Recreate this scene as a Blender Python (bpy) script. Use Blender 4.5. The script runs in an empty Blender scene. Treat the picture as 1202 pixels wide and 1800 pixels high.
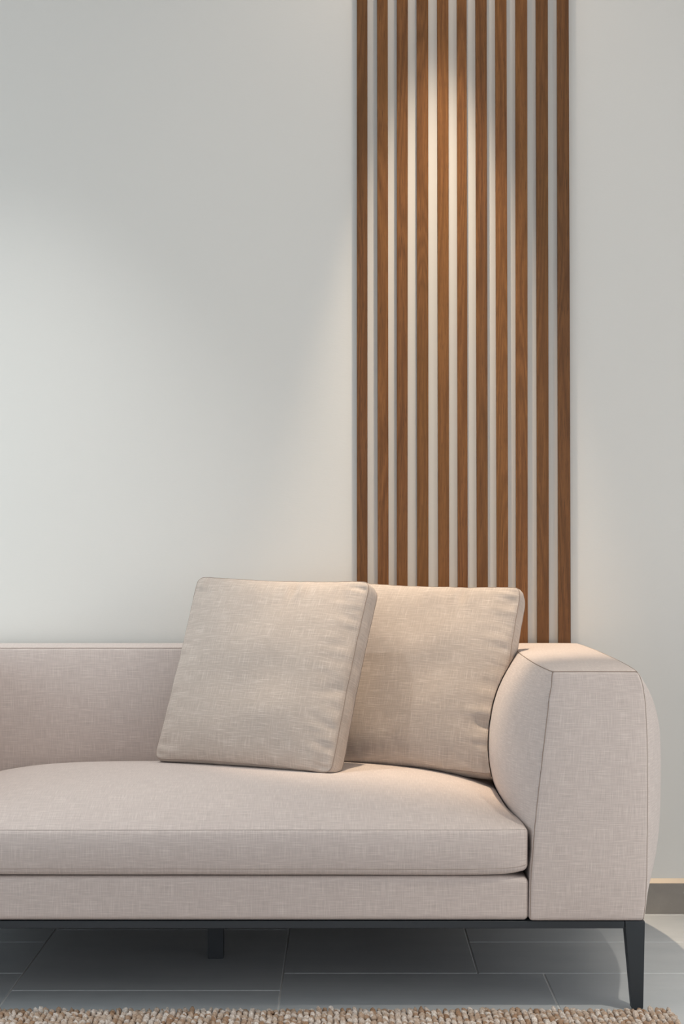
import bpy, math, random
import numpy as np
from mathutils import Vector, noise

sc = bpy.context.scene
C = sc.collection
rad = math.radians
def s2l(r, g, b):
    f = lambda c: (c/255/12.92) if c/255 <= .04045 else ((c/255+.055)/1.055)**2.4
    return (f(r), f(g), f(b), 1)

# ------------------------------------------------------------------ camera
F, H = 3080.0, 1.05
cam = bpy.data.cameras.new('camera'); co = bpy.data.objects.new('camera', cam); C.objects.link(co)
co.location = (0, 0, H); co.rotation_euler = (rad(90), 0, 0)
cam.sensor_fit = 'VERTICAL'; cam.sensor_height = 36; cam.lens = F/1800*36
cam.shift_x = (601-608)/1800; cam.shift_y = (940-900)/1800
cam.clip_start = .05; cam.clip_end = 60
sc.camera = co

# ------------------------------------------------------------------ light
sc.view_settings.view_transform = 'Standard'; sc.view_settings.look = 'None'
sc.view_settings.gamma = 1; sc.view_settings.exposure = 0.0
w = bpy.data.worlds.new('world'); sc.world = w; w.use_nodes = True
w.node_tree.nodes['Background'].inputs[0].default_value = (.92, .935, 1, 1)
w.node_tree.nodes['Background'].inputs[1].default_value = .96

def area(name, loc, target, sx, sy, power, col):
    l = bpy.data.lights.new(name, 'AREA'); l.shape = 'RECTANGLE'; l.size = sx; l.size_y = sy
    l.energy = power; l.color = col
    o = bpy.data.objects.new(name, l); C.objects.link(o); o.location = loc
    o.rotation_euler = (Vector(target)-Vector(loc)).to_track_quat('-Z', 'Y').to_euler(); return o
def spot(name, loc, target, power, col, half, blend, size):
    l = bpy.data.lights.new(name, 'SPOT'); l.energy = power; l.color = col
    l.spot_size = rad(2*half); l.spot_blend = blend; l.shadow_soft_size = size
    o = bpy.data.objects.new(name, l); C.objects.link(o); o.location = loc
    o.rotation_euler = (Vector(target)-Vector(loc)).to_track_quat('-Z', 'Y').to_euler(); return o

CEIL = 3.25
SPX, SPY = .257, 4.62
area('window_light_left', (-2.3, 3.7, 1.0), (-.5, 4.9, 1.0), 1.4, .9, 10, (.75, .95, 1))
area('window_light_right', (3.8, .9, 1.5), (.4, 4.6, .7), 2.4, 2.0, 15, (1, .86, .62))
area('fill_light_near', (2.5, 2.2, .9), (.6, 4.2, .5), 1.2, 1.2, 7, (.95, .98, 1))  # added cool fill for the arm's outer side and the cushion gusset
spot('downlight_beam', (SPX, SPY, CEIL-.03), (SPX, SPY+.05, 0), 275, (1, .79, .57), 15.5, .75, .016)
spot('downlight_spill', (SPX, SPY, CEIL-.03), (SPX, SPY, 0), 12, (1, .76, .56), 62, 1, .016)
spot('downlight_left', (-.95, 4.10, CEIL-.03), (-.95, 4.25, 0), 118, (1, .99, .97), 31, 1, .025)
spot('downlight_room', (1.30, 3.0, CEIL-.03), (1.05, 3.4, 0), 158, (1, .92, .80), 25, 1, .03)

# ------------------------------------------------------------------ tags / object helpers
def mesh_obj(name, V, Fc, mats, parent=None, uv=None, smooth=True, mi=None):
    me = bpy.data.meshes.new(name)
    me.from_pydata([tuple(v) for v in V], [], Fc)
    for m in (mats if isinstance(mats, (list, tuple)) else [mats]): me.materials.append(m)
    if uv is not None:
        l = me.uv_layers.new(name='UVMap')
        l.data.foreach_set('uv', np.array(uv, dtype=np.float32).ravel())
    if mi is not None: me.polygons.foreach_set('material_index', mi)
    me.polygons.foreach_set('use_smooth', [smooth]*len(me.polygons))
    me.update()
    o = bpy.data.objects.new(name, me); C.objects.link(o)
    if parent: o.parent = parent
    return o
def tag(o, label, cat, group=None):
    o['label'] = label; o['category'] = cat
    if group: o['group'] = group
    return o
def empty(name, loc):
    o = bpy.data.objects.new(name, None); o.empty_display_size = .1; C.objects.link(o); o.location = loc; return o

def spaced(n, r=None, L=1.0):
    """n+1 values in 0..1 with rows packed into the last r metres at each end"""
    if not r: return [i/n for i in range(n+1)]
    e = min(r/L, .45); k = 5
    a = [e*i/k for i in range(k)]
    m = [e+(1-2*e)*i/n for i in range(n+1)]
    return a+m+[1-v for v in reversed(a)]

def rbox(lo, hi, r=.01, n=(8, 8, 8), warp=None):
    """rounded box: dense grid on the six faces, rounded edges, optional warp of the points; returns V,F,UV"""
    lo = np.array(lo, float); hi = np.array(hi, float); L = hi-lo
    g = [spaced(n[i], r, L[i]) for i in range(3)]
    V, Fc, UV, idx = [], [], [], {}
    def vert(p):
        k = tuple(round(float(c), 6) for c in p)
        if k in idx: return idx[k]
        P = lo+np.array(p)*L
        if r:
            q = np.clip(P, lo+r, hi-r); d = P-q; m = np.linalg.norm(d)
            if m > 1e-9: P = q+d/m*r
        idx[k] = len(V); V.append(tuple(P)); return idx[k]
    for ax in range(3):
        u, v = (ax+1) % 3, (ax+2) % 3
        for side in (0., 1.):
            for i in range(len(g[u])-1):
                for j in range(len(g[v])-1):
                    c = []
                    for a, b in ((i, j), (i+1, j), (i+1, j+1), (i, j+1)):
                        p = [0, 0, 0]; p[ax] = side; p[u] = g[u][a]; p[v] = g[v][b]; c.append(vert(p))
                    if side == 0.: c.reverse()
                    Fc.append(c)
                    for t in c:
                        P = V[t]
                        if ax == 0: UV.append((P[1], P[2]))
                        elif ax == 1: UV.append((P[0], P[2]))
                        else: UV.append((P[0], P[1]+.37))
    if warp: V = [warp(*p) for p in V]
    return V, Fc, UV

def tube(path, r, seg=6, closed=False):
    P = [Vector(p) for p in path]; n = len(P); V, Fc = [], []
    for i, p in enumerate(P):
        t = (P[(i+1) % n]-P[i-1]) if closed else (P[min(i+1, n-1)]-P[max(i-1, 0)])
        t.normalize(); a = t.orthogonal() if abs(t.z) > .99 else t.cross(Vector((0, 0, 1)))
        a.normalize(); b = t.cross(a)
        for k in range(seg):
            an = 2*math.pi*k/seg; V.append(p+a*math.cos(an)*r+b*math.sin(an)*r)
    for i in range(n if closed else n-1):
        j = (i+1) % n
        for k in range(seg):
            Fc.append([i*seg+k, i*seg+(k+1) % seg, j*seg+(k+1) % seg, j*seg+k])
    return V, Fc

# ------------------------------------------------------------------ materials
class NT:
    def __init__(s, name):
        s.m = bpy.data.materials.new(name); s.m.use_nodes = True; s.t = s.m.node_tree
        s.b = s.t.nodes['Principled BSDF']
    def n(s, typ, **kw):
        x = s.t.nodes.new(typ)
        for k, v in kw.items(): setattr(x, k, v)
        return x
    def l(s, a, b): s.t.links.new(a, b)
    def val(s, x, k, v):
        if hasattr(v, 'is_linked'): s.l(v, x.inputs[k])
        else: x.inputs[k].default_value = v
    def math(s, op, a, b=0.0, clamp=False):
        x = s.n('ShaderNodeMath', operation=op, use_clamp=clamp); s.val(x, 0, a); s.val(x, 1, b); return x.outputs[0]
    def mix(s, f, a, b, mode='MIX'):
        x = s.n('ShaderNodeMix', data_type='RGBA', blend_type=mode); s.val(x, 0, f); s.val(x, 6, a); s.val(x, 7, b); return x.outputs[2]
    def rng(s, v, a, b, c=0., d=1.):
        x = s.n('ShaderNodeMapRange'); s.val(x, 0, v)
        for i, k in enumerate((a, b, c, d)): x.inputs[i+1].default_value = k
        return x.outputs[0]
    def mapping(s, vec, scale=(1, 1, 1), loc=(0, 0, 0), rot=(0, 0, 0)):
        x = s.n('ShaderNodeMapping'); s.l(vec, x.inputs[0])
        x.inputs['Scale'].default_value = scale; x.inputs['Rotation'].default_value = rot
        s.val(x, 'Location', loc); return x.outputs[0]
    def noise(s, vec, scale=1, detail=2, rough=.5, dist=0):
        x = s.n('ShaderNodeTexNoise'); s.l(vec, x.inputs[0]); x.inputs['Scale'].default_value = scale
        x.inputs['Detail'].default_value = detail; x.inputs['Roughness'].default_value = rough
        x.inputs['Distortion'].default_value = dist; return x.outputs[0]
    def bump(s, h, strength, dist):
        x = s.n('ShaderNodeBump'); s.l(h, x.inputs['Height']); x.inputs['Strength'].default_value = strength
        x.inputs['Distance'].default_value = dist; s.l(x.outputs[0], s.b.inputs['Normal'])
    def set(s, **kw):
        for k, v in kw.items(): s.val(s.b, k.replace('_', ' '), v)

def fabric(name, base=(190, 178, 169)):
    k = NT(name); uv = k.n('ShaderNodeTexCoord').outputs['UV']
    weft = k.noise(k.mapping(uv, (24, 520, 1)), 1, 1.5, .55)
    warp = k.noise(k.mapping(uv, (520, 24, 1), (7, 3, 0)), 1, 1.5, .55)
    weft2 = k.noise(k.mapping(uv, (13, 300, 1), (3, 9, 0)), 1, 1, .5)
    warp2 = k.noise(k.mapping(uv, (300, 13, 1), (13, 5, 0)), 1, 1, .5)
    cloud = k.noise(uv, 9, 3, .5)
    s1 = k.rng(weft, .56, .74); s2 = k.rng(warp, .58, .76)
    s3 = k.rng(weft2, .58, .74); s4 = k.rng(warp2, .6, .76)
    tone = k.math('ADD', k.math('MULTIPLY', weft, .34), k.math('MULTIPLY', warp, .30))
    tone = k.math('ADD', tone, k.math('MULTIPLY', cloud, .05))
    tone = k.math('ADD', tone, .64)
    b = s2l(*base); c = k.mix(1.0, b, (1, 1, 1, 1), 'MULTIPLY')
    vm = k.n('ShaderNodeVectorMath', operation='SCALE'); vm.inputs[0].default_value = b[:3]; k.l(tone, vm.inputs['Scale'])
    light = s2l(228, 219, 211)
    f = k.math('ADD', k.math('MULTIPLY', s1, .36), k.math('MULTIPLY', s2, .32))
    f = k.math('ADD', f, k.math('ADD', k.math('MULTIPLY', s3, .20), k.math('MULTIPLY', s4, .18)), True)
    col = k.mix(f, vm.outputs[0], light)
    k.set(Base_Color=col, Roughness=.85, Sheen_Weight=.15, Sheen_Roughness=.5, Specular_IOR_Level=.25)
    k.bump(k.math('ADD', weft, warp), .25, .0012)
    return k.m
def plain(name, rgb, rough=.5, metal=0., spec=.5):
    k = NT(name); k.set(Base_Color=s2l(*rgb), Roughness=rough, Metallic=metal, Specular_IOR_Level=spec); return k.m
def wall_mat(name, rgb):
    k = NT(name); o = k.n('ShaderNodeTexCoord').outputs['Object']
    n1 = k.noise(o, 1.1, 2, .5); n2 = k.noise(k.mapping(o, (1, 1, 3)), 90, 4, .6)
    a = s2l(*rgb); b = s2l(*[c-4 for c in rgb])
    k.set(Base_Color=k.mix(n1, a, b), Roughness=.62, Specular_IOR_Level=.35); k.bump(n2, .12, .0012); return k.m
def tile_mat(name, rgb, dark, rough):
    k = NT(name); o = k.n('ShaderNodeTexCoord').outputs['Object']
    geo = k.n('ShaderNodeNewGeometry').outputs['Random Per Island']
    n1 = k.noise(k.mapping(o, (1, 2.2, 1)), 3.2, 5, .6); n2 = k.noise(k.mapping(o, (4, 30, 4)), 4, 4, .7)
    n3 = k.noise(o, 55, 4, .65)
    f = k.math('ADD', k.math('MULTIPLY', n1, .6), k.math('MULTIPLY', n2, .4))
    c = k.mix(k.rng(f, .35, .65), s2l(*dark), s2l(*rgb))
    c = k.mix(k.rng(n3, .66, .74, 0, .35), c, s2l(205, 205, 203))
    c = k.mix(k.math('MULTIPLY', geo, .12), c, s2l(195, 195, 193))
    k.set(Base_Color=c, Roughness=k.rng(n2, .3, .7, rough-.05, rough+.08), Specular_IOR_Level=.5)
    k.bump(k.math('ADD', n3, k.math('MULTIPLY', n2, .5)), .12, .002); return k.m
def wood_mat(name):
    k = NT(name); o = k.n('ShaderNodeTexCoord').outputs['Object']
    rnd = k.n('ShaderNodeObjectInfo').outputs['Random']
    off = k.n('ShaderNodeCombineXYZ'); k.l(k.math('MULTIPLY', rnd, 37.), off.inputs[0])
    k.l(k.math('MULTIPLY', rnd, 91.), off.inputs[2]); k.l(k.math('MULTIPLY', rnd, 13.), off.inputs[1])
    p = k.mapping(o, (1, 1, 1), off.outputs[0])
    # growth-ring figure: bands of a slowly wandering field, strongly stretched along the length
    fld = k.noise(k.mapping(p, (14, 14, .95)), 1, 1.5, .45, .25)
    rings = k.math('FRACT', k.math('MULTIPLY', fld, 15.))
    rings = k.math('ABSOLUTE', k.math('SUBTRACT', k.math('MULTIPLY', rings, 2.), 1.))
    fine = k.noise(k.mapping(p, (620, 620, 11)), 1, 4, .7)
    pore = k.rng(k.noise(k.mapping(p, (800, 800, 26)), 1, 2, .6), .54, .70)
    tone = k.noise(k.mapping(p, (9, 9, .8)), 1, 3, .5)
    c = k.mix(k.rng(rings, .15, 1.0, 0, .7), s2l(150, 108, 76), s2l(98, 65, 42))
    c = k.mix(k.rng(fine, .36, .64, 0, .75), c, s2l(104, 70, 46))
    c = k.mix(k.math('MULTIPLY', pore, .8), c, s2l(70, 44, 28))
    c = k.mix(k.rng(tone, .35, .7, 0, .35), c, s2l(140, 104, 66))
    hs = k.n('ShaderNodeHueSaturation'); k.l(c, hs.inputs['Color']); hs.inputs['Saturation'].default_value = 1.16; k.l(k.rng(rnd, 0, 1, .68, .96), hs.inputs['Value'])
    k.set(Base_Color=hs.outputs[0], Roughness=.48, Specular_IOR_Level=.4)
    k.bump(k.math('ADD', fine, k.math('MULTIPLY', rings, .6)), .18, .0008); return k.m
def jute_mat():
    k = NT('jute'); o = k.n('ShaderNodeTexCoord').outputs['Object']
    rnd = k.n('ShaderNodeNewGeometry').outputs['Random Per Island']
    n1 = k.noise(k.mapping(o, (1, .5, 1), rot=(0, 0, .6)), 420, 3, .7)
    r = k.n('ShaderNodeValToRGB'); k.l(rnd, r.inputs[0]); e = r.color_ramp.elements
    e[0].color = s2l(168, 136, 108); e[1].color = s2l(242, 236, 228)
    x = e.new(.4); x.color = s2l(206, 188, 170); x = e.new(.7); x.color = s2l(226, 216, 206)
    c = k.mix(k.rng(n1, .35, .65, 0, .6), r.outputs[0], s2l(136, 106, 84))
    k.set(Base_Color=c, Roughness=.9, Specular_IOR_Level=.15); k.bump(n1, .6, .002); return k.m

FAB = fabric('linen_weave', (206, 194, 188)); FAB2 = fabric('cushion_linen', (189, 177, 167)); SEAM2 = plain('pale_seam_thread', (178, 165, 156), .9, 0, .1); SEAM = plain('seam_thread', (158, 143, 133), .9, 0, .1)
PAINT = wall_mat('wall_paint', (227, 226, 221)); CEILM = plain('ceiling_paint', (235, 233, 228), .9)
METAL = plain('dark_powder_coat', (44, 50, 55), .42, .0, .5)
TILE = tile_mat('slate_tile', (200, 204, 207), (184, 190, 194), .45); GROUT = plain('grout', (228, 228, 226), .8)
BASE = tile_mat('skirting_tile', (146, 140, 132), (126, 121, 115), .55)
CAULK = plain('caulk_bead', (232, 214, 190), .7); WOOD = wood_mat('oiled_oak'); JUTE = jute_mat()
WHITE = plain('white_trim', (238, 236, 232), .4); FOOT = plain('black_plastic', (18, 18, 19), .6)
lm = NT('lamp_glow'); lm.set(Base_Color=(1, .9, .8, 1), Emission_Color=(1, .85, .68, 1), Emission_Strength=6.); GLOW = lm.m

# ------------------------------------------------------------------ the setting
WY = 4.863
def struct(o): o['kind'] = 'structure'; return o
def slab(name, lo, hi, m, parent=None, r=0, n=(1, 1, 1), smooth=False):
    V, Fc, UV = rbox(lo, hi, r, n); return mesh_obj(name, V, Fc, m, parent, UV, smooth)
struct(slab('wall_back', (-4.5, WY, -.1), (4.5, WY+.2, CEIL), PAINT))
struct(slab('ceiling', (-4.5, -5.5, CEIL), (4.5, WY+.2, CEIL+.15), CEILM))
struct(slab('baseboard_back', (-4.5, WY-.010, 0), (4.5, WY-.0002, .084), BASE, r=.0015, n=(1, 1, 1)))
cV = [(x, y, z) for x in (-4.5, 4.5) for y, z in ((WY-.0002, .0845), (WY-.0095, .0845), (WY-.0075, .0875), (WY-.0002, .0965))]
struct(mesh_obj('trim_1', cV, [[0, 1, 2, 3], [7, 6, 5, 4], [1, 5, 6, 2], [2, 6, 7, 3], [0, 4, 5, 1], [0, 3, 7, 4]], CAULK, smooth=False))

# tiled floor: slabs of several formats over a grout bed
tiles = []
ya, yb, yc = 4.195, 4.517, 4.839
A, B_, C_, D_ = -.772, -.150, .316, .473
def rows(x0, x1, ys):
    for a, b in zip(ys, ys[1:]): tiles.append((x0, x1, a, b))
rows(A, B_, [3.415, 4.037, 4.657, 5.0])
rows(B_, C_, [ya, 4.805, 5.0]); rows(B_, D_, [3.573, ya])
rows(C_, .938, [ya, yb, yc, 5.0]); rows(D_, 1.095, [3.573, ya])
rows(.938, 1.56, [ya, 4.82, 5.0]); rows(1.095, 1.72, [3.573, ya])
for x0, x1 in ((1.56, 2.18), (2.18, 2.8), (2.8, 3.42), (3.42, 4.5)): rows(x0, x1, [ya, yb, yc, 5.0])
for x0, x1 in ((1.72, 2.34), (2.34, 2.96), (2.96, 3.58), (3.58, 4.5)): rows(x0, x1, [3.573, 3.88, ya])
for i in range(6):
    x1 = A-.622*i
    rows(max(x1-.622, -4.5), x1, [3.251, 3.573, 3.873, ya, yb, yc, 5.0] if i % 2 == 0 else [3.415, 4.037, 4.657, 5.0])
for i in range(16):
    x0 = B_-4.354+.622*i
    top = 3.573 if x0 > -.2 else (3.415 if abs(x0+.772) < .05 or (x0 < A and round((A-x0-.622)/.622) % 2 == 1) else 3.251)
    ys = [top]
    while ys[-1] > -5.0: ys.append(ys[-1]-(.622 if i % 2 else .311))
    rows(x0, x0+.622, ys[::-1])
V, Fc, mi = [], [], []
def addbox(lo, hi, m, bev=.0012):
    b = len(V); x0, y0, z0 = lo; x1, y1, z1 = hi
    for z, e in ((z0, 0), (z1-bev, 0), (z1, bev)):
        V.extend([(x0+e, y0+e, z), (x1-e, y0+e, z), (x1-e, y1-e, z), (x0+e, y1-e, z)])
    for s in (0, 4):
        for i in range(4): j = (i+1) % 4; Fc.append([b+s+i, b+s+j, b+s+4+j, b+s+4+i]); mi.append(m)
    Fc.append([b+8, b+9, b+10, b+11]); mi.append(m)
addbox((-4.5, -5.5, -.06), (4.5, WY, -.0012), 1)
g = .0019
for x0, x1, y0, y1 in tiles:
    y1 = min(y1, WY-.0005); x0 = max(x0, -4.5); x1 = min(x1, 4.5)
    if y1-y0 < .02 or x1-x0 < .02: continue
    addbox((x0+g, y0+g, -.02), (x1-g, y1-(g if y1 < WY-.01 else 0), 0), 0)
struct(mesh_obj('floor', V, Fc, [TILE, GROUT], smooth=False, mi=mi))

# recessed downlights in the ceiling (above the frame)
def downlight(x, y, label):
    t = empty('recessed_downlight', (x, y, CEIL)); tag(t, label, 'light')
    V, Fc = [], []; prof = [(.058, -.0), (.058, -.004), (.050, -.007), (.042, -.004), (.036, .0)]
    N = 40
    for r, z in prof:
        for k in range(N): a = 2*math.pi*k/N; V.append((r*math.cos(a), r*math.sin(a), z))
    for i in range(len(prof)-1):
        for k in range(N): Fc.append([i*N+k, i*N+(k+1) % N, (i+1)*N+(k+1) % N, (i+1)*N+k])
    mesh_obj('trim_ring', V, Fc, WHITE, t)
    V = [(0, 0, -.002)]+[(.037*math.cos(2*math.pi*k/N), .037*math.sin(2*math.pi*k/N), -.002) for k in range(N)]
    mesh_obj('lens', V, [[0, 1+(k+1) % N, 1+k] for k in range(N)], GLOW, t, smooth=False)
downlight(SPX, SPY, 'recessed ceiling downlight above the wooden slats')
downlight(-.95, 4.10, 'recessed ceiling downlight above the left half of the sofa')
downlight(1.30, 3.0, 'recessed ceiling downlight to the right of the sofa')

# ------------------------------------------------------------------ oak slats on the wall
tl = [627, 662.5, 697.3, 732.2, 768.1, 802.9, 835.5, 870.3, 905.9, 941.8, 978.9]
tr = [645.7, 681.4, 716.8, 752.6, 788, 820.1, 855.3, 890.2, 926.5, 962.8, 999.5]
bl = [627, 663.8, 697.3, 732.9, 770, 804.4, 838.1, 873, 907, 944.1, 981.2]
br = [645.9, 682.9, 716.3, 753, 789.4, 822, 857.5, 893, 927.6, 964.6, 1002.8]
words = ['leftmost dark-grained oak wall slat, edging the bare white wall', 'second oak wall slat from the left, warm brown',
 'third oak wall slat from the left, straight grained', 'fourth oak wall slat from the left, with wavy grain',
 'fifth oak wall slat from the left, in the lamp glow', 'narrow sixth oak wall slat, the middle one of the eleven',
 'seventh oak wall slat from the left, right of the narrow one', 'fourth oak wall slat from the right',
 'third oak wall slat from the right, darker brown', 'second oak wall slat from the right',
 'rightmost oak wall slat, edging the beige side of the wall']
SD = .0145; fy = WY-SD
zt, zb = H+940*fy/F, H-60*fy/F
for i in range(11):
    X = lambda px: (px-608)*fy/F
    def edge(t, b, z): return X(t)+(X(b)-X(t))*(zt-z)/(zt-zb)
    z0, z1 = .0967, CEIL-.003
    x0b, x1b, x0t, x1t = edge(tl[i], bl[i], z0), edge(tr[i], br[i], z0), edge(tl[i], bl[i], z1), edge(tr[i], br[i], z1)
    xc = (x0b+x1b)/2
    Vb, Fb, UV = rbox((0, 0, 0), (1, SD-.0003, z1-z0), 0, (1, 1, 6))
    Vr, Fr, UV = rbox((-.5*(x1b-x0b), 0, 0), (.5*(x1b-x0b), SD-.0003, z1-z0), .0012, (2, 2, 6))
    def wp(x, y, z, h=z1-z0, wb=(x1b-x0b), xa=xc, xe=(x0t+x1t)/2, wt=(x1t-x0t)):
        t = z/h; return (x*(1+(wt/wb-1)*t)+(xe-xa)*t, y, z)
    o = mesh_obj('wood_slat', [wp(*v) for v in Vr], Fr, WOOD, uv=UV, smooth=False)
    o.location = (xc, fy, z0)
    tag(o, words[i], 'wall slat', 'vertical oak slats on the wall')

# ------------------------------------------------------------------ sofa
XC = -.300                      # the middle of the sofa
YF, YB, ZT, ZB = 3.855, 4.835, .751, .200
def lerp(t, xs, ys): return float(np.interp(t, xs, ys))
def seam_in(z):  return lerp(z, [.2, .286, .411, .536, .66, .751], [.4025, .404, .4135, .4285, .4425, .4540])
def seam_out(z): return lerp(z, [.2, .24, .3, .45, .6, .68, .72, .74, .751], [.657, .661, .6635, .665, .664, .660, .655, .648, .640])
def puff_in(y, z):
    u = min(max((y-YF)/(4.72-YF), 0), 1); v = (z-.565)/.20
    return .075*(1-abs(2*u-1)**3)*max(0, 1-abs(v)**2.3)**.9
def puff_out(y, z):
    u = min(max((y-YF)/(YB-YF), 0), 1); v = min(max((z-ZB)/(ZT-ZB), 0), 1)
    return (1-abs(2*u-1)**2.6)*(.080*(1-abs(2*v-1)**3.6)+.010*v)
def arm_warp(x, y, z):
    """x in 0..1 across the arm"""
    a, b = seam_in(z), seam_out(z)
    a -= puff_in(y, z); b += puff_out(y, z)
    u = (y-YF)/(YB-YF); s = min(max(x/.25, 0), 1)
    py = y
    if u < .5:      # front panel bellies out a little
        v = (z-ZB)/(ZT-ZB); py -= .012*(1-u*2)*max(0, 1-abs(2*s-1)**3)*max(0, 1-abs(2*v-1)**3)
    pz = z+.006*max(0, (z-.6)/.151)*max(0, 1-abs(2*s-1)**2.5)*max(0, 1-abs(2*u-1)**6)
    # soft puckers beside the inner front seam
    if x < .1 and z > .3:
        k = math.exp(-((y-YF-.03)/.035)**2)
        a += .0035*k*noise.noise((y*6, z*34, 3))
    return (a+(b-a)*s, py, pz)
def seat_z(x, y):
    xn = min(abs((x-XC)/.704), 1); yn = min(max((y-3.86)/.86, 0), 1)
    return .404+.070*(1-xn**5)*(1-abs(2*yn-1)**3.6)
BYF = 4.66
def back_y(x, z): return BYF-.012*max(0, 1-abs((z-.6)/.16)**2)+.02*0

sofa = empty('sofa', (XC, (YF+YB)/2, 0))
tag(sofa, 'low beige-grey linen sofa with puffy arms and slim dark metal legs', 'sofa')
def off(V): return [(v[0]-XC, v[1]-(YF+YB)/2, v[2]) for v in V]
def mir(V, Fc): return [(2*XC-v[0], v[1], v[2]) for v in V], [f[::-1] for f in Fc]
def sp(name, V, Fc, m, UV=None, parent=None, smooth=True):
    return mesh_obj(name, off(V), Fc, m, parent or sofa, UV, smooth)
W4 = .25
Va, Fa, Ua = rbox((0, YF, ZB), (W4, YB, ZT), .009, (14, 34, 30))
Va2 = [arm_warp(*v) for v in Va]
arm_r = sp('armrest', Va2, Fa, FAB, Ua)
Vm, Fm = mir(Va2, Fa); Um = []
for q in range(0, len(Ua), 4): Um += Ua[q:q+4][::-1]
arm_l = sp('armrest', Vm, Fm, FAB, Um)
q = .009*(1-.7071)*.9
zz = np.linspace(ZB+.004, ZT-q, 50); yy = np.linspace(YF+q, BYF+.002, 40); yo = np.linspace(YF+q, YB-q, 40)
seams = [[arm_warp(q, YF+q, z) for z in zz], [arm_warp(W4-q, YF+q, z) for z in zz],
         [arm_warp(q, y, ZT-q) for y in yy], [arm_warp(W4-q, y, ZT-q) for y in yo],
         [arm_warp(x, YF+q, ZT-q) for x in np.linspace(q, W4-q, 16)]]
for arm, m in ((arm_r, 0), (arm_l, 1)):
    for n_, s in enumerate(seams):
        V, Fc = tube(s, .0010)
        if m: V, Fc = mir(V, Fc)
        sp('seam', V, Fc, SEAM2 if n_ in (1, 3) else SEAM, parent=arm)

# back
def back_warp(x, y, z):
    u = (x-XC)/.76; t = (YB-y)/(YB-BYF)
    d = (BYF-back_y(x, z))*max(0, t)
    return (x, y-d, z+.004*max(0, (z-.7)/.05)*math.sin(math.pi*min(max(t, 0), 1)))
Vb, Fb, Ub = rbox((XC-.765, BYF, ZB), (XC+.765, YB-.004, ZT), .010, (40, 6, 20), back_warp)
back = sp('backrest', Vb, Fb, FAB, Ub)
q2 = .010*(1-.7071)*.9
V, Fc = tube([back_warp(x, BYF+q2, ZT-q2) for x in np.linspace(XC-.74, XC+.745, 60)], .0010)
sp('seam', V, Fc, SEAM, parent=back)

# upholstered base rail under the cushion
Vb, Fb, Ub = rbox((XC-.7025, YF+.004, ZB), (XC+.7025, BYF+.03, .2975), .012, (30, 10, 6),
    lambda x, y, z: (x, y, z-(.004*max(0, (abs(x-XC)-.66)/.04) if z > .28 else 0)))
sp('seat_base', Vb, Fb, FAB, Ub)

# seat cushion
SZ0, SZ1 = .301, .404
def seat_warp(x, y, z):
    v = (z-SZ0)/(SZ1-SZ0); xn = (x-XC)/.703; yn = min(max((y-3.86)/.86, 0), 1)
    pz = z
    if v > .5: pz = z+(seat_z(x, y)-.404)*(v-.5)*2
    else: pz = z+.012*(1-2*v)*abs(xn)**26+.002*(1-2*v)*noise.noise((x*3, y*3, 1))
    py = y-.010*max(0, 1-abs(2*v-1)**2)*(1-yn)*(1-abs(xn)**8)+.010*(1-yn)*abs(xn)**30
    py += .0018*noise.noise((x*5, z*9, 4))*(1-yn)
    # side face yields to the belly of the arm
    px = x
    lim = seam_in(pz)-puff_in(y, pz)-.003
    s = x-XC
    if s > .25: px = XC+min(s, lim-XC)
    if s < -.25: px = XC+max(s, -(lim-XC))
    return (px, py, pz)
Vs, Fs, Us = rbox((XC-.7015, YF-.002, SZ0), (XC+.7015, BYF-.010, SZ1), .012, (70, 44, 10), seat_warp)
seat = sp('seat_cushion', Vs, Fs, FAB, Us)
q3 = .012*(1-.7071)*.92
for zs in (SZ1-q3, SZ0+q3+.012):
    V, Fc = tube([seat_warp(x, YF-.002+(q3 if zs > .35 else 0), zs) for x in np.linspace(XC-.696, XC+.696, 110)], .0008)
    sp('seam', V, Fc, FAB if zs > .35 else SEAM2, [(x*.01, .1) for f in Fc for x in f], parent=seat)

V, Fc, U = rbox((XC-.945, YF+.02, .1986), (XC+.945, YB-.02, .1998), 0, (1, 1, 1))
sp('underside_light_block', V, Fc, FOOT, U, smooth=False)  # added black sheet, keeps light from bouncing off the pale sofa underside
# metal frame and legs
def fr(lo, hi): return rbox(lo, hi, .0015, (1, 1, 1))
def leg(xo, yo, sx, sy):
    """tapered leg; outer corner at xo,yo, sx/sy point inwards"""
    V, Fc, UV = rbox((0, 0, 0), (1, 1, 1), .03, (2, 2, 4))
    out = []
    for x, y, z in V:
        ww = .025+.019*z; dx = .0035*(1-z)
        out.append((xo+sx*(x*ww+dx), yo+sy*(y*ww+dx), .0045+z*.1945))
    if sx*sy < 0: Fc = [f[::-1] for f in Fc]
    return out, Fc
XO = .6585; XL = 2*XC-XO; YL0, YL1 = YF+.004, YB-.012
V, Fc, U = fr((XL+.0445, YL0+.002, .1825), (XO-.0445, YL0+.022, .1985)); sp('frame_rail', V, Fc, METAL, U, smooth=False)
V, Fc, U = fr((XL+.0445, YL1-.022, .1825), (XO-.0445, YL1-.002, .1985)); sp('frame_rail', V, Fc, METAL, U, smooth=False)
for xa in (XO-.022, XL+.002):
    V, Fc, U = fr((xa, YL0+.0445, .1825), (xa+.020, YL1-.0445, .1985)); sp('frame_rail', V, Fc, METAL, U, smooth=False)
V, Fc, U = fr((-.342, YL0+.023, .1825), (-.304, YL1-.023, .1985)); sp('cross_bar', V, Fc, METAL, U, smooth=False)
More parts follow.
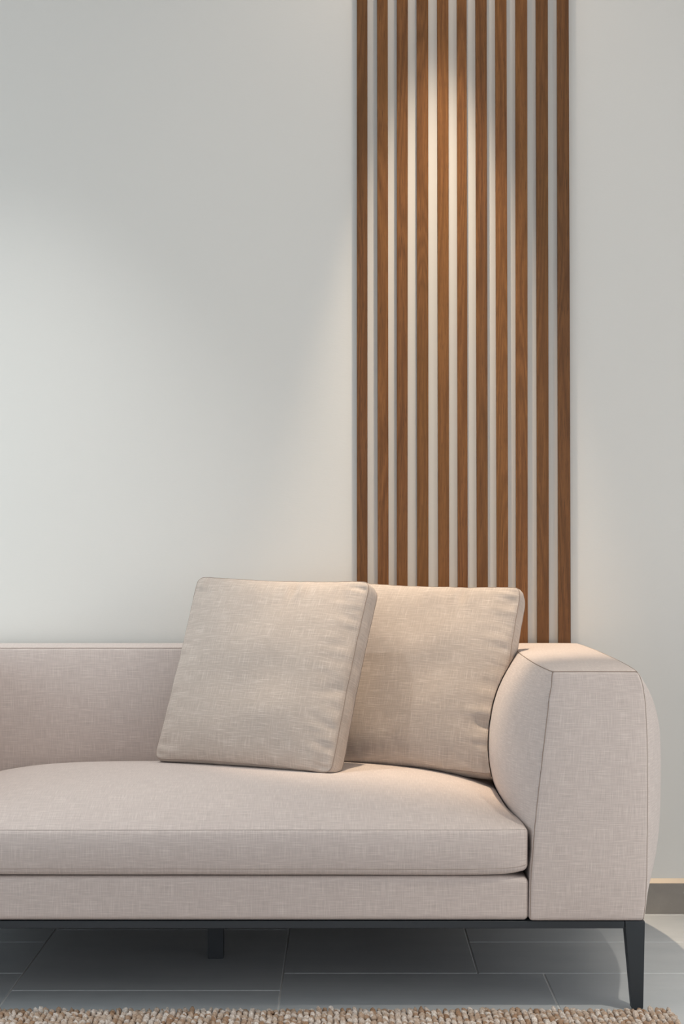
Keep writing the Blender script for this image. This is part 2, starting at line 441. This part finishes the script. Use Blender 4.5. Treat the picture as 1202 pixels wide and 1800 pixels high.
for xo, sx in ((XO, -1), (XL, 1)):
    for yo, sy in ((YL0, 1), (YL1, -1)):
        V, Fc = leg(xo, yo, sx, sy); l = sp('leg', V, Fc, METAL, smooth=False)
        V, Fc, U = rbox((min(xo+sx*.006, xo+sx*.026), min(yo+sy*.006, yo+sy*.026), .0), (max(xo+sx*.006, xo+sx*.026), max(yo+sy*.006, yo+sy*.026), .0046), .001, (1, 1, 1))
        sp('foot_pad', V, Fc, FOOT, U, parent=l, smooth=False)
V, Fc, U = rbox((-.342, 4.34, 0.0), (-.304, 4.378, .182), .0015, (1, 1, 1)); sp('support_leg', V, Fc, METAL, U, smooth=False)

# ------------------------------------------------------------------ throw cushions
def throw_cushion(O, yaw, lean, roll, S, T, puff, seed, label, arm=False, rs=.6, dents=()):
    O = np.array(O); yaw, lean, roll = rad(yaw), rad(lean), rad(roll)
    R0 = np.array([math.cos(yaw), -math.sin(yaw), 0])
    U0 = np.array([math.sin(lean)*math.sin(yaw), math.sin(lean)*math.cos(yaw), math.cos(lean)])
    R = math.cos(roll)*R0+math.sin(roll)*U0; U = -math.sin(roll)*R0+math.cos(roll)*U0
    N = np.cross(R, U)
    if N[1] > 0: N = -N
    t = empty('throw_cushion', tuple(O)); tag(t, label, 'cushion', 'throw cushions on the sofa')
    def plane(a, b):
        rc = abs(a*b)**22; k = 1-.032*rc
        x = a*(1-.018*(1-b*b)*a*a)*k; y = b*(1-.032*(1-a*a)*b*b)*k
        x += (.006*noise.noise((b*4, seed, 1))+.003*noise.noise((b*12, seed, 3)))*abs(a)**3; y += (.006*noise.noise((a*4, seed, 2))+.003*noise.noise((a*12, seed, 4)))*abs(b)**3
        return x*S/2, (y+1)*S/2
    def height(a, b):
        e = max(0, (1-abs(a)**2.6)*(1-abs(b)**2.6))
        h = puff*e**rs
        d = min(1-abs(a), 1-abs(b)); fz = min(1, d/.05)
        wr = .009*noise.noise((b*15+2*a, a*2.2, seed))*abs(a)**3.5*math.exp(-max(0, .78-abs(a))*9)
        wt = .008*noise.noise((b*2.2, a*11+1.5*b, seed+5))*abs(b)**3.5*math.exp(-max(0, .78-abs(b))*9)
        sm = .010*noise.noise((a*2.1, b*2.1, seed+9))
        for (da, db, ra, rb, dep) in dents: h -= dep*math.exp(-((a-da)/ra)**2-((b-db)/rb)**2)
        return h+(wr+wt)*fz+sm*e
    def world(x, y, c):
        p = O+x*R+y*U+c*N
        sz = seat_z(p[0], p[1])+.0015
        if p[2] < sz: p[2] = sz
        lim = back_y(p[0], min(p[2], .75))-.003+max(0, p[2]-.735)*2.2
        if p[2] < .9 and p[1] > lim: p[1] = lim
        if arm:
            lx = seam_in(min(p[2], .75))-puff_in(p[1], p[2])-.003
            if p[2] < .76 and p[0] > lx: p[0] = lx
        return tuple(p-O)
    n = 64
    g = [math.sin(math.pi/2*(2*i/n-1))*.55+(2*i/n-1)*.45 for i in range(n+1)]
    V, Fc, UV = [], [], []; idx = {}
    def uvq(ids, uvs): Fc.append(ids); UV.extend(uvs)
    for side in (1, -1):
        for j in range(n+1):
            for i in range(n+1):
                x, y = plane(g[i], g[j]); c = height(g[i]*side, g[j]) if max(abs(g[i]), abs(g[j])) < .9999 else 0
                idx[side, i, j] = len(V); V.append(world(x, y, c if side > 0 else -T-c))
        for j in range(n):
            for i in range(n):
                q = [(i, j), (i+1, j), (i+1, j+1), (i, j+1)]
                if side < 0: q.reverse()
                uvq([idx[side, a, b] for a, b in q], [(g[a]*S/2+seed*.3+(side < 0)*2, g[b]*S/2+seed*.7) for a, b in q])
    per = [(i, 0) for i in range(n)]+[(n, j) for j in range(n)]+[(n-i, n) for i in range(n)]+[(0, n-j) for j in range(n)]
    m = 6; ring = []
    for s in range(m+1):
        row = []
        for k, (i, j) in enumerate(per):
            if s == 0: row.append(idx[1, i, j]); continue
            if s == m: row.append(idx[-1, i, j]); continue
            x, y = plane(g[i], g[j]); f = s/m
            b = .0045*math.sin(math.pi*f)+.003*math.sin(math.pi*f)*noise.noise((x*22, y*22, seed+f*2))
            cx, cy = x, y-S/2; L = max(abs(cx), abs(cy))
            nx, ny = cx/L, cy/L; nx = nx**5; ny = ny**5; q = math.hypot(nx, ny)
            row.append(len(V)); V.append(world(x+nx/q*b, y+ny/q*b, -T*f))
        ring.append(row)
    K = len(per)
    for s in range(m):
        for k in range(K):
            k2 = (k+1) % K
            uvq([ring[s][k], ring[s+1][k], ring[s+1][k2], ring[s][k2]],
                [(k*S*4/K+.1, s*T/m), (k*S*4/K+.1, (s+1)*T/m), ((k+1)*S*4/K+.1, (s+1)*T/m), ((k+1)*S*4/K+.1, s*T/m)])
    cov = mesh_obj('cushion_cover', V, Fc, FAB2, t, UV)
    for s in (0, m):
        tv, tf = tube([V[i] for i in ring[s]], .0011, 6, True)
        mesh_obj('piping', tv, tf, SEAM, cov)
    return t
throw_cushion((.137, 4.415, .462), 21, 23.5, -1.2, .500, .055, .050, 7.3, 'tan linen throw cushion half hidden behind another, pressed against the arm', True,
    dents=((.93, -.52, .16, .035, .012), (.86, -.40, .20, .03, -.006), (.85, -.66, .14, .03, -.005), (.42, .88, .03, .09, .010), (.33, .90, .04, .08, -.004)))
throw_cushion((-.261, 4.336, .477), 25.8, 24.2, -.9, .504, .055, .050, 2.1, 'beige linen throw cushion at the front left, tilted back on the seat',
    dents=((.22, .86, .035, .09, .008), (.30, .84, .04, .10, -.004), (.90, .30, .10, .03, .005), (.88, -.2, .10, .03, .005)))

# ------------------------------------------------------------------ jute rug
rug = empty('rug', (-.6, 3.42, 0)); tag(rug, 'knotty beige jute rug on the tiles in front of the sofa', 'rug')
RX0, RX1, RY0, RY1 = -1.95, .712, 3.2, 3.838
mesh_obj('backing', [(x+.6, y-3.42, z) for x, y, z in rbox((RX0, RY0, 0), (RX1-.004, RY1-.006, .004), 0, (1, 1, 1))[0]],
         rbox((RX0, RY0, 0), (RX1, RY1-.004, .004), 0, (1, 1, 1))[1], JUTE, rug, smooth=False)
import bmesh
bm = bmesh.new(); bmesh.ops.create_icosphere(bm, subdivisions=2, radius=1)
IV = np.array([v.co[:] for v in bm.verts]); IF = np.array([[v.index for v in f.verts] for f in bm.faces]); bm.free()
rng = np.random.default_rng(4); px, py = .0132, .0140
knots = []
nx = int((RX1-RX0)/px); ny = int((RY1-RY0)/py)
for i in range(nx):
    for j in range(ny):
        x = RX1-.006-i*px; y = RY1-.009-j*py+(.5*py if i % 2 else 0)-(.004 if i % 2 else 0)
        if j == 0: y = min(y, RY1-.008+rng.normal(0, .0012))
        knots.append((x+rng.normal(0, .0011), y+rng.normal(0, .0015), .0075+rng.normal(0, .0009)))
K = np.array(knots); n = len(K)
th = rng.normal(.45, .25, n); c, s = np.cos(th), np.sin(th)
sc3 = np.stack([.0058+rng.normal(0, .0007, n), .0090+rng.normal(0, .0010, n), .0062+rng.normal(0, .0008, n)], 1)
P = IV[None]*sc3[:, None]; P = P*(1+.13*rng.standard_normal((n, len(IV), 1)))
PX = P[..., 0]*c[:, None]-P[..., 1]*s[:, None]; PY = P[..., 0]*s[:, None]+P[..., 1]*c[:, None]
tl_ = rng.normal(.25, .25, n)[:, None]; PZ = P[..., 2]+PY*tl_
Vn = np.stack([PX, PY, PZ], -1)+K[:, None]; Vn[..., 2] = np.maximum(Vn[..., 2], .0008)
Vn -= np.array([-.6, 3.42, 0]); Fn = (IF[None]+(np.arange(n)*len(IV))[:, None, None]).reshape(-1, 3)
me = bpy.data.meshes.new('woven_loops'); Vf = Vn.reshape(-1, 3)
me.vertices.add(len(Vf)); me.vertices.foreach_set('co', Vf.ravel())
me.loops.add(Fn.size); me.loops.foreach_set('vertex_index', Fn.ravel().astype(np.int32))
me.polygons.add(len(Fn)); me.polygons.foreach_set('loop_start', np.arange(len(Fn), dtype=np.int32)*3)
me.polygons.foreach_set('loop_total', np.full(len(Fn), 3, dtype=np.int32))
me.update(calc_edges=True); me.validate(); me.materials.append(JUTE)
me.polygons.foreach_set('use_smooth', [True]*len(me.polygons))
o = bpy.data.objects.new('woven_loops', me); C.objects.link(o); o.parent = rug; o['kind'] = 'stuff'
